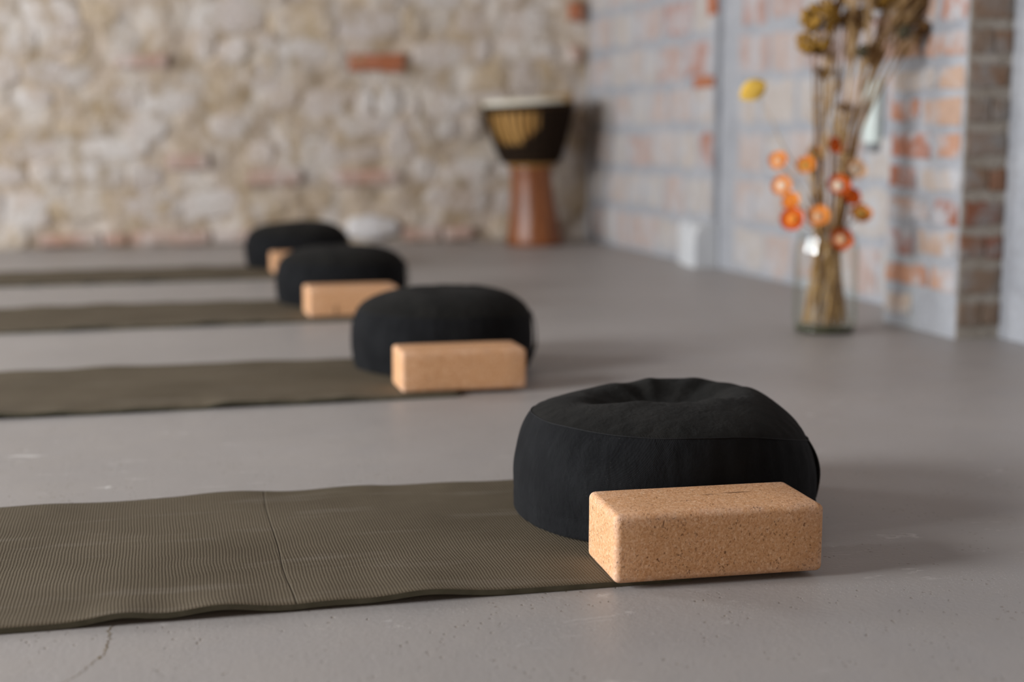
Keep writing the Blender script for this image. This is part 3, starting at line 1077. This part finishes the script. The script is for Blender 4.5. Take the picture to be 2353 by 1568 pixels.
nt.links.new(lw.outputs['Facing'], tc.inputs['Fac'])
nt.links.new(tc.outputs['Color'], tr.inputs['Color'])
nt.links.new(f2.outputs[0], mx.inputs['Fac'])
nt.links.new(tr.outputs[0], mx.inputs[1])
nt.links.new(gl.outputs[0], mx.inputs[2])
nt.links.new(mx.outputs[0], out.inputs['Surface'])
MAT_GLASS = g_
m = M('thick_green_glass', 0.08, 0.6)
m.set('Base Color', m.ramp(m.noise(m.obj(), 20.0, 2), [(0.3, (0.10, 0.11, 0.055)), (0.7, (0.17, 0.17, 0.09))]))
m.set('Transmission Weight', 0.55)
MAT_GLASSBASE = m.m
vase = obj('glass_vase', None, None, (VX, VY, 0.0))
tag(vase, 'clear glass jar holding the dried flowers on the floor by the wall', 'vase')
ov = [(r_ * 0.945, z_) for r_, z_ in [(0.070, 0.010), (0.082, 0.016), (0.0855, 0.035), (0.0855, 0.205), (0.083, 0.222), (0.078, 0.235), (0.0765, 0.246), (0.079, 0.252), (0.0765, 0.2545), (0.073, 0.250), (0.0735, 0.240), (0.0795, 0.222), (0.082, 0.205), (0.082, 0.035), (0.078, 0.022), (0.04, 0.019), (0.002, 0.019)]]
obj('glass_body', fix_normals(mesh('glass_body', *lathe(ov, 56), MAT_GLASS)), vase)
b_ = obj('thick_base', fix_normals(mesh('thick_base', *lathe([(0.057, 0.0005), (0.070, 0.002), (0.0765, 0.010), (0.077, 0.015), (0.072, 0.0185), (0.03, 0.0185)], 56), MAT_GLASSBASE)), vase)
b_['label'] = 'thick greenish glass base'


def plain(name, stops, rough=0.85, scale=30.0, spec=0.15):
    m = M(name, rough, spec)
    m.set('Base Color', m.ramp(m.noise(m.obj(), scale, 3), stops))
    return m.m


MAT_STEM = plain('dry_straw_stem', [(0.3, (0.33, 0.18, 0.06)), (0.7, (0.50, 0.32, 0.13))])
MAT_STEMD = plain('dark_dry_stem', [(0.3, (0.13, 0.07, 0.025)), (0.7, (0.22, 0.125, 0.05))])
MAT_OR = plain('orange_petal', [(0.3, (0.68, 0.19, 0.02)), (0.7, (0.78, 0.30, 0.06))])
MAT_RO = plain('red_orange_petal', [(0.3, (0.50, 0.065, 0.008)), (0.7, (0.66, 0.13, 0.015))])
MAT_PE = plain('peach_petal', [(0.3, (0.68, 0.38, 0.19)), (0.7, (0.78, 0.52, 0.33))])
MAT_CR = plain('cream_petal', [(0.3, (0.74, 0.58, 0.42)), (0.7, (0.82, 0.70, 0.56))])
MAT_EYE = plain('ochre_flower_eye', [(0.3, (0.42, 0.23, 0.04)), (0.7, (0.58, 0.36, 0.10))], scale=200)
MAT_YAR = plain('olive_gold_florets', [(0.3, (0.19, 0.095, 0.015)), (0.7, (0.36, 0.20, 0.04))], scale=60)
MAT_BRN = plain('brown_florets', [(0.3, (0.11, 0.055, 0.02)), (0.7, (0.22, 0.12, 0.05))], scale=60)
MAT_POD = plain('dark_seed_pod', [(0.3, (0.035, 0.032, 0.02)), (0.7, (0.085, 0.07, 0.042))], scale=50)
MAT_GRASS = plain('pale_dry_grass', [(0.3, (0.42, 0.26, 0.11)), (0.7, (0.60, 0.42, 0.22))])
MAT_YEL = plain('yellow_leaf', [(0.3, (0.72, 0.42, 0.05)), (0.7, (0.84, 0.56, 0.12))])


def stem_path(hx, hy, hz, seed, n=12):
    """from the jar's bottom through its neck to the head"""
    r = random.Random(seed)
    a = r.uniform(0, 2 * PI)
    b0 = Vector((VX + 0.056 * math.cos(a), VY + 0.056 * math.sin(a), 0.024))
    dirn = Vector((hx - VX, hy - VY, 0))
    neck = Vector((VX, VY, 0.25)) + (dirn * min(1.0, 0.045 / max(dirn.length, 1e-4))) * r.uniform(0.4, 0.95)
    head = Vector((hx, hy, hz))
    P = []
    for i in range(n + 1):
        t = i / n
        if hz > 0.3:
            tn = min(0.6, 0.25 / hz * 1.1)
        else:
            tn = 0.7
        if t < tn:
            q = t / tn
            p = b0.lerp(neck, q)
        else:
            q = (t - tn) / (1 - tn)
            mid = neck + (neck - b0) * 0.35
            mid.z = neck.z + (hz - neck.z) * 0.5
            p = neck * (1 - q) ** 2 + mid * 2 * q * (1 - q) + head * q * q
        P.append(p)
    return P


def put(name, vf, mat, parent, origin, smooth=True):
    v = [Vector(q) - origin for q in vf[0]]
    return obj(name, mesh(name, v, vf[1], mat, smooth), parent)


def frame(d):
    d = Vector(d).normalized()
    a = d.cross(Vector((0.2, 0.1, 1))).normalized()
    return d, a, a.cross(d)


def petals(center, d, r, rings, curl, seed):
    """cupped papery petals in rings around direction d"""
    rr = random.Random(seed)
    d, a, b = frame(d)
    V, Fc = [], []
    for ri in range(rings):
        n = 11 - ri
        rad = r * (1 - 0.17 * ri)
        op = curl * (1 - 0.27 * ri)
        for k in range(n):
            g = 2 * PI * (k + 0.5 * (ri % 2)) / n + rr.uniform(-0.1, 0.1)
            u = a * math.cos(g) + b * math.sin(g)
            s = d.cross(u)
            L = rad * rr.uniform(0.9, 1.08)
            wdt = rad * 0.30
            pts = []
            for q, wf in ((0.08, 0.45), (0.5, 1.0), (0.85, 0.8), (1.0, 0.12)):
                ang = op * q
                c_ = center + u * (L * math.sin(ang) / max(op, 0.3) * 0.95 + 0.004 * q) + d * (L * (1 - math.cos(ang)) * 0.4 + L * 0.55 * q * math.cos(op))
                pts.append((c_ - s * wdt * wf, c_ + s * wdt * wf + d * 0.0008))
            k0 = len(V)
            for p0, p1 in pts:
                V += [p0, p1]
            for q in range(3):
                Fc.append((k0 + 2 * q, k0 + 2 * q + 1, k0 + 2 * q + 3, k0 + 2 * q + 2))
    return V, Fc


def ball(center, r, seg=10, rings=7, squash=1.0, rough=0.0, seed=0, axis=(0, 0, 1)):
    d, a, b = frame(axis)
    V, Fc = [], []
    for i in range(rings + 1):
        th = PI * i / rings
        for k in range(seg):
            g = 2 * PI * k / seg
            rr = r * (1 + rough * nz(math.cos(g) * 2 + seed, math.sin(g) * 2, th * 2))
            V.append(Vector(center) + (a * math.cos(g) + b * math.sin(g)) * rr * math.sin(th) + d * rr * math.cos(th) * squash)
    for i in range(rings):
        for k in range(seg):
            l = (k + 1) % seg
            Fc.append((i * seg + k, (i + 1) * seg + k, (i + 1) * seg + l, i * seg + l))
    return V, Fc


def flower_root(name, P, label, cat, group):
    base = Vector(P[0])
    root = obj(name, None, None, base)
    tag(root, label, cat, group)
    return root, base


def strawflower(hx, hy, hz, r, outer, inner, label, seed, face=(-0.15, -0.9, 0.35), curl=1.25):
    P = stem_path(hx, hy, hz, seed)
    root, o0 = flower_root('dried_strawflower', P, label, 'dried flower', 'orange strawflowers low in the bouquet')
    put('stem', tube(P, [0.0022] * len(P), 5), MAT_STEM, root, o0)
    f = Vector(face)
    rr = random.Random(seed)
    f += Vector(((0.7 if hx < VX else 0.1) * (hx - VX) / 0.15, 0.1, rr.uniform(-0.1, 0.3)))
    c = P[-1]
    fl = put('petals', petals(c, f, r, 3, curl, seed), outer, root, o0)
    put('flower_eye', ball(c + f.normalized() * r * 0.22, r * 0.42, 10, 6, 0.6, 0.1, seed, f), inner, fl, o0)
    put('calyx', ball(c - f.normalized() * r * 0.02, r * 0.40, 8, 6, 0.8, 0.1, seed, f), MAT_EYE, root, o0)


SF = [(1.719, 3.28, 0.469, 0.024, MAT_RO, MAT_RO, 'deep red-orange dried flower at the top of the orange ones', 1.0),
      (1.577, 3.30, 0.434, 0.026, MAT_OR, MAT_PE, 'orange dried flower highest on the left edge of the bouquet', 1.3),
      (1.632, 3.26, 0.424, 0.023, MAT_OR, MAT_EYE, 'small ochre orange dried flower upper left of the stems', 1.1),
      (1.603, 3.33, 0.372, 0.028, MAT_OR, MAT_CR, 'pale orange dried flower, left side, second from the top', 1.3),
      (1.591, 3.25, 0.335, 0.024, MAT_OR, MAT_OR, 'orange dried flower just above the large one on the left', 1.3),
      (1.583, 3.22, 0.293, 0.033, MAT_RO, MAT_OR, 'large open orange dried flower above the jar on the left', 1.35),
      (1.639, 3.20, 0.298, 0.031, MAT_OR, MAT_PE, 'soft orange dried flower in front, above the middle of the jar', 1.25),
      (1.699, 3.22, 0.373, 0.032, MAT_RO, MAT_CR, 'dried flower with a big cream centre and red-orange rim', 1.35),
      (1.765, 3.28, 0.343, 0.027, MAT_RO, MAT_RO, 'dark red dried flower turned away, right of the cream-centred one', 1.2),
      (1.785, 3.26, 0.299, 0.030, MAT_OR, MAT_EYE, 'ochre orange dried flower farthest right, above the jar', 1.3),
      (1.769, 3.27, 0.410, 0.032, MAT_PE, MAT_CR, 'peach dried flower on the upper right of the orange ones', 1.35),
      (1.716, 3.23, 0.240, 0.032, MAT_RO, MAT_PE, 'orange dried flower sunk into the neck of the jar', 1.3),
      (1.695, 3.34, 0.452, 0.020, MAT_OR, MAT_EYE, 'small orange dried flower behind the stems, left of the red one', 1.1)]
for i, (x, y, z_, r, mo, mi, lb, cu) in enumerate(SF):
    strawflower(x, y, z_, r * 1.15, mo, mi, lb, 500 + i, curl=cu)


def umbel(hx, hy, hz, r, mat, label, seed, squash=0.7, n=46, stem=None):
    """cluster of tiny florets on short rays"""
    P = stem_path(hx, hy, hz - r * 0.6, seed)
    root, o0 = flower_root('dried_flower_head', P, label, 'dried flower', 'brown flower heads high in the bouquet')
    put('stem', tube(P, [0.0024] * len(P), 5), stem or MAT_STEMD, root, o0)
    rr = random.Random(seed)
    bl, ry = [], []
    c = Vector((hx, hy, hz))
    for k in range(n):
        v = Vector((rr.gauss(0, 1), rr.gauss(0, 1), rr.gauss(0, 1) * squash)).normalized()
        p = c + Vector((v.x * r, v.y * r, v.z * r * squash)) * rr.uniform(0.75, 1.05)
        bl.append(ball(p, r * rr.uniform(0.15, 0.25), 6, 4, 1.0, 0.15, k))
        if k % 2 == 0:
            ry.append(tube([P[-1], (P[-1] + p) / 2 + Vector((0, 0, -0.004)), p], 0.0009, 4))
    put('florets', join(bl), mat, root, o0)
    put('rays', join(ry), MAT_STEMD, root, o0)


UM = [(1.668, 3.28, 0.790, 0.036, MAT_YAR, 'large olive gold dried flower head, upper of two at the left'),
      (1.660, 3.30, 0.727, 0.031, MAT_YAR, 'golden brown dried flower head just below the large olive one'),
      (1.730, 3.33, 0.830, 0.026, MAT_BRN, 'brown dried flower head at the top of the picture above the stems'),
      (1.747, 3.31, 0.785, 0.020, MAT_BRN, 'small brown dried flower head under the top one'),
      (1.868, 3.32, 0.850, 0.038, MAT_YAR, 'gold brown dried flower head cut by the top of the picture, right of centre'),
      (1.800, 3.34, 0.790, 0.030, MAT_BRN, 'loose tan brown dried flower head in the middle of the spray'),
      (1.696, 3.30, 0.655, 0.016, MAT_YAR, 'little gold dried flower head halfway up the left side of the stems'),
      (1.730, 3.26, 0.572, 0.016, MAT_BRN, 'little dark brown dried flower head on the stems above the red flower'),
      (1.945, 3.30, 0.835, 0.026, MAT_BRN, 'brown dried flower head at upper right, cut by the top of the picture'),
      (1.675, 3.29, 0.662, 0.012, MAT_BRN, 'tiny brown dried flower head below the golden one')]
for i, (x, y, z_, r, mt, lb) in enumerate(UM):
    umbel(x, y, z_, r * 1.3, mt, lb, 600 + i, n=60 if r > 0.02 else 26)


def pod(hx, hy, hz, r, label, seed, mat=None):
    P = stem_path(hx, hy, hz - r * 0.8, seed)
    root, o0 = flower_root('dried_seed_pod', P, label, 'seed pod', 'dark seed pods in the bouquet')
    put('stem', tube(P, [0.0019] * len(P), 5), MAT_STEM, root, o0)
    d = (P[-1] - P[-2]).normalized()
    c = Vector((hx, hy, hz))
    pd = put('pod', ball(c, r, 14, 9, 1.12, 0.06, seed, d), mat or MAT_POD, root, o0)
    # crown disc and spines
    parts = []
    dd, a, b = frame(d)
    for k in range(9):
        g = 2 * PI * k / 9
        u = a * math.cos(g) + b * math.sin(g)
        parts.append(tube([c + d * r * 1.0, c + d * r * 1.2 + u * r * 0.55], [0.0022, 0.001], 4))
    put('crown', join(parts), MAT_STEMD, root, o0)


for i, (x, y, z_, r, lb) in enumerate([(1.884, 3.25, 0.757, 0.018, 'dark green-black round seed pod standing alone at the right of the spray'),
                                       (1.765, 3.24, 0.706, 0.015, 'dark green seed pod left of the larger brown one'),
                                       (1.827, 3.30, 0.703, 0.027, 'large dark brown seed pod in the middle of the grass spray'),
                                       (1.949, 3.27, 0.768, 0.015, 'small brown seed pod at the right edge of the spray')]):
    pod(x, y, z_, r, lb, 700 + i, MAT_BRN if i in (2, 3) else None)


def grass(hx, hy, hz, seed, label, plume=0.20, n=52):
    P = stem_path(hx, hy, hz, seed, 16)
    root, o0 = flower_root('dried_grass_stalk', P, label, 'dried grass', 'dried grass stalks fanning out of the jar')
    put('stem', tube(P, [0.0024] * (len(P) - 4) + [0.002, 0.0016, 0.0013, 0.0009], 5), MAT_GRASS, root, o0)
    rr = random.Random(seed)
    d = (P[-1] - P[-3]).normalized()
    dd, a, b = frame(d)
    parts = []
    for k in range(n):
        t = rr.random()
        base = P[-1] - d * plume * (1 - t)
        g = rr.uniform(0, 2 * PI)
        u = a * math.cos(g) + b * math.sin(g)
        L = rr.uniform(0.03, 0.075) * (1.1 - 0.5 * t)
        tip = base + d * L + u * L * 0.35
        parts.append(tube([base, base.lerp(tip, 0.6), tip], [0.0009, 0.0017, 0.0004], 4))
    put('seed_plume', join(parts), MAT_GRASS, root, o0)


GL = 'thin tan dried grass stalk with feathery top in the jar'
rg = random.Random(77)
GR = [(1.93, 3.30, 0.86), (1.97, 3.27, 0.90), (2.00, 3.33, 0.88), (2.01, 3.29, 0.84), (1.90, 3.31, 0.90), (1.86, 3.28, 0.82), (1.82, 3.35, 0.88), (1.77, 3.30, 0.90), (1.74, 3.27, 0.86), (1.70, 3.30, 0.88), (1.72, 3.33, 0.80), (2.03, 3.33, 0.90), (1.93, 3.26, 0.93), (1.985, 3.31, 0.92), (1.79, 3.25, 0.84), (1.83, 3.29, 0.93), (1.76, 3.35, 0.94)]
for i, (x, y, z_) in enumerate(GR):
    grass(x, y, z_, 800 + i, GL)
for i, (x, y, z_) in enumerate([(1.70, 3.28, 0.62), (1.685, 3.32, 0.58), (1.735, 3.31, 0.66), (1.715, 3.25, 0.55), (1.69, 3.27, 0.50), (1.745, 3.29, 0.52), (1.66, 3.29, 0.46), (1.65, 3.26, 0.38), (1.72, 3.24, 0.44)]):
    grass(x, y, z_, 850 + i, 'short tan dried grass stalk in the lower bundle above the jar', 0.09, 16)

# one stem bows out to the left and carries a yellow leaf
P = stem_path(1.60, 3.30, 0.44, 901, 12)
tipp = [Vector((1.585, 3.30, 0.475)), Vector((1.562, 3.30, 0.52)), Vector((1.538, 3.30, 0.565)), Vector((1.516, 3.30, 0.594))]
P = P[:-1] + tipp
root, o0 = flower_root('yellow_leaf_stem', P, 'yellow dried leaf on a thin stem bowing out left of the bouquet', 'dried leaf', None)
put('stem', tube(P, [0.0016] * (len(P) - 3) + [0.0011, 0.0008, 0.0006], 5), MAT_GRASS, root, o0)
V, Fc = [], []
c = Vector((1.500, 3.30, 0.610))
ax = Vector((0.82, -0.1, 0.52)).normalized()
sd = Vector((-0.5, 0.25, 0.80)).normalized()
up = ax.cross(sd)
for i in range(11):
    t = i / 10
    wv = 0.026 * math.sin(PI * t) ** 0.7
    cc = c + ax * (t - 0.5) * 0.076
    V += [cc - sd * wv + up * wv * 0.45, cc, cc + sd * wv + up * wv * 0.45]
    V += [cc - sd * wv + up * (wv * 0.45 + 0.0012), cc + up * 0.0012, cc + sd * wv + up * (wv * 0.45 + 0.0012)]
    if i:
        a, b = 6 * (i - 1), 6 * i
        Fc += [(a, a + 1, b + 1, b), (a + 1, a + 2, b + 2, b + 1), (a + 3, b + 3, b + 4, a + 4), (a + 4, b + 4, b + 5, a + 5), (a, b, b + 3, a + 3), (a + 2, a + 5, b + 5, b + 2)]
put('leaf', (V, Fc), MAT_YEL, root, o0)
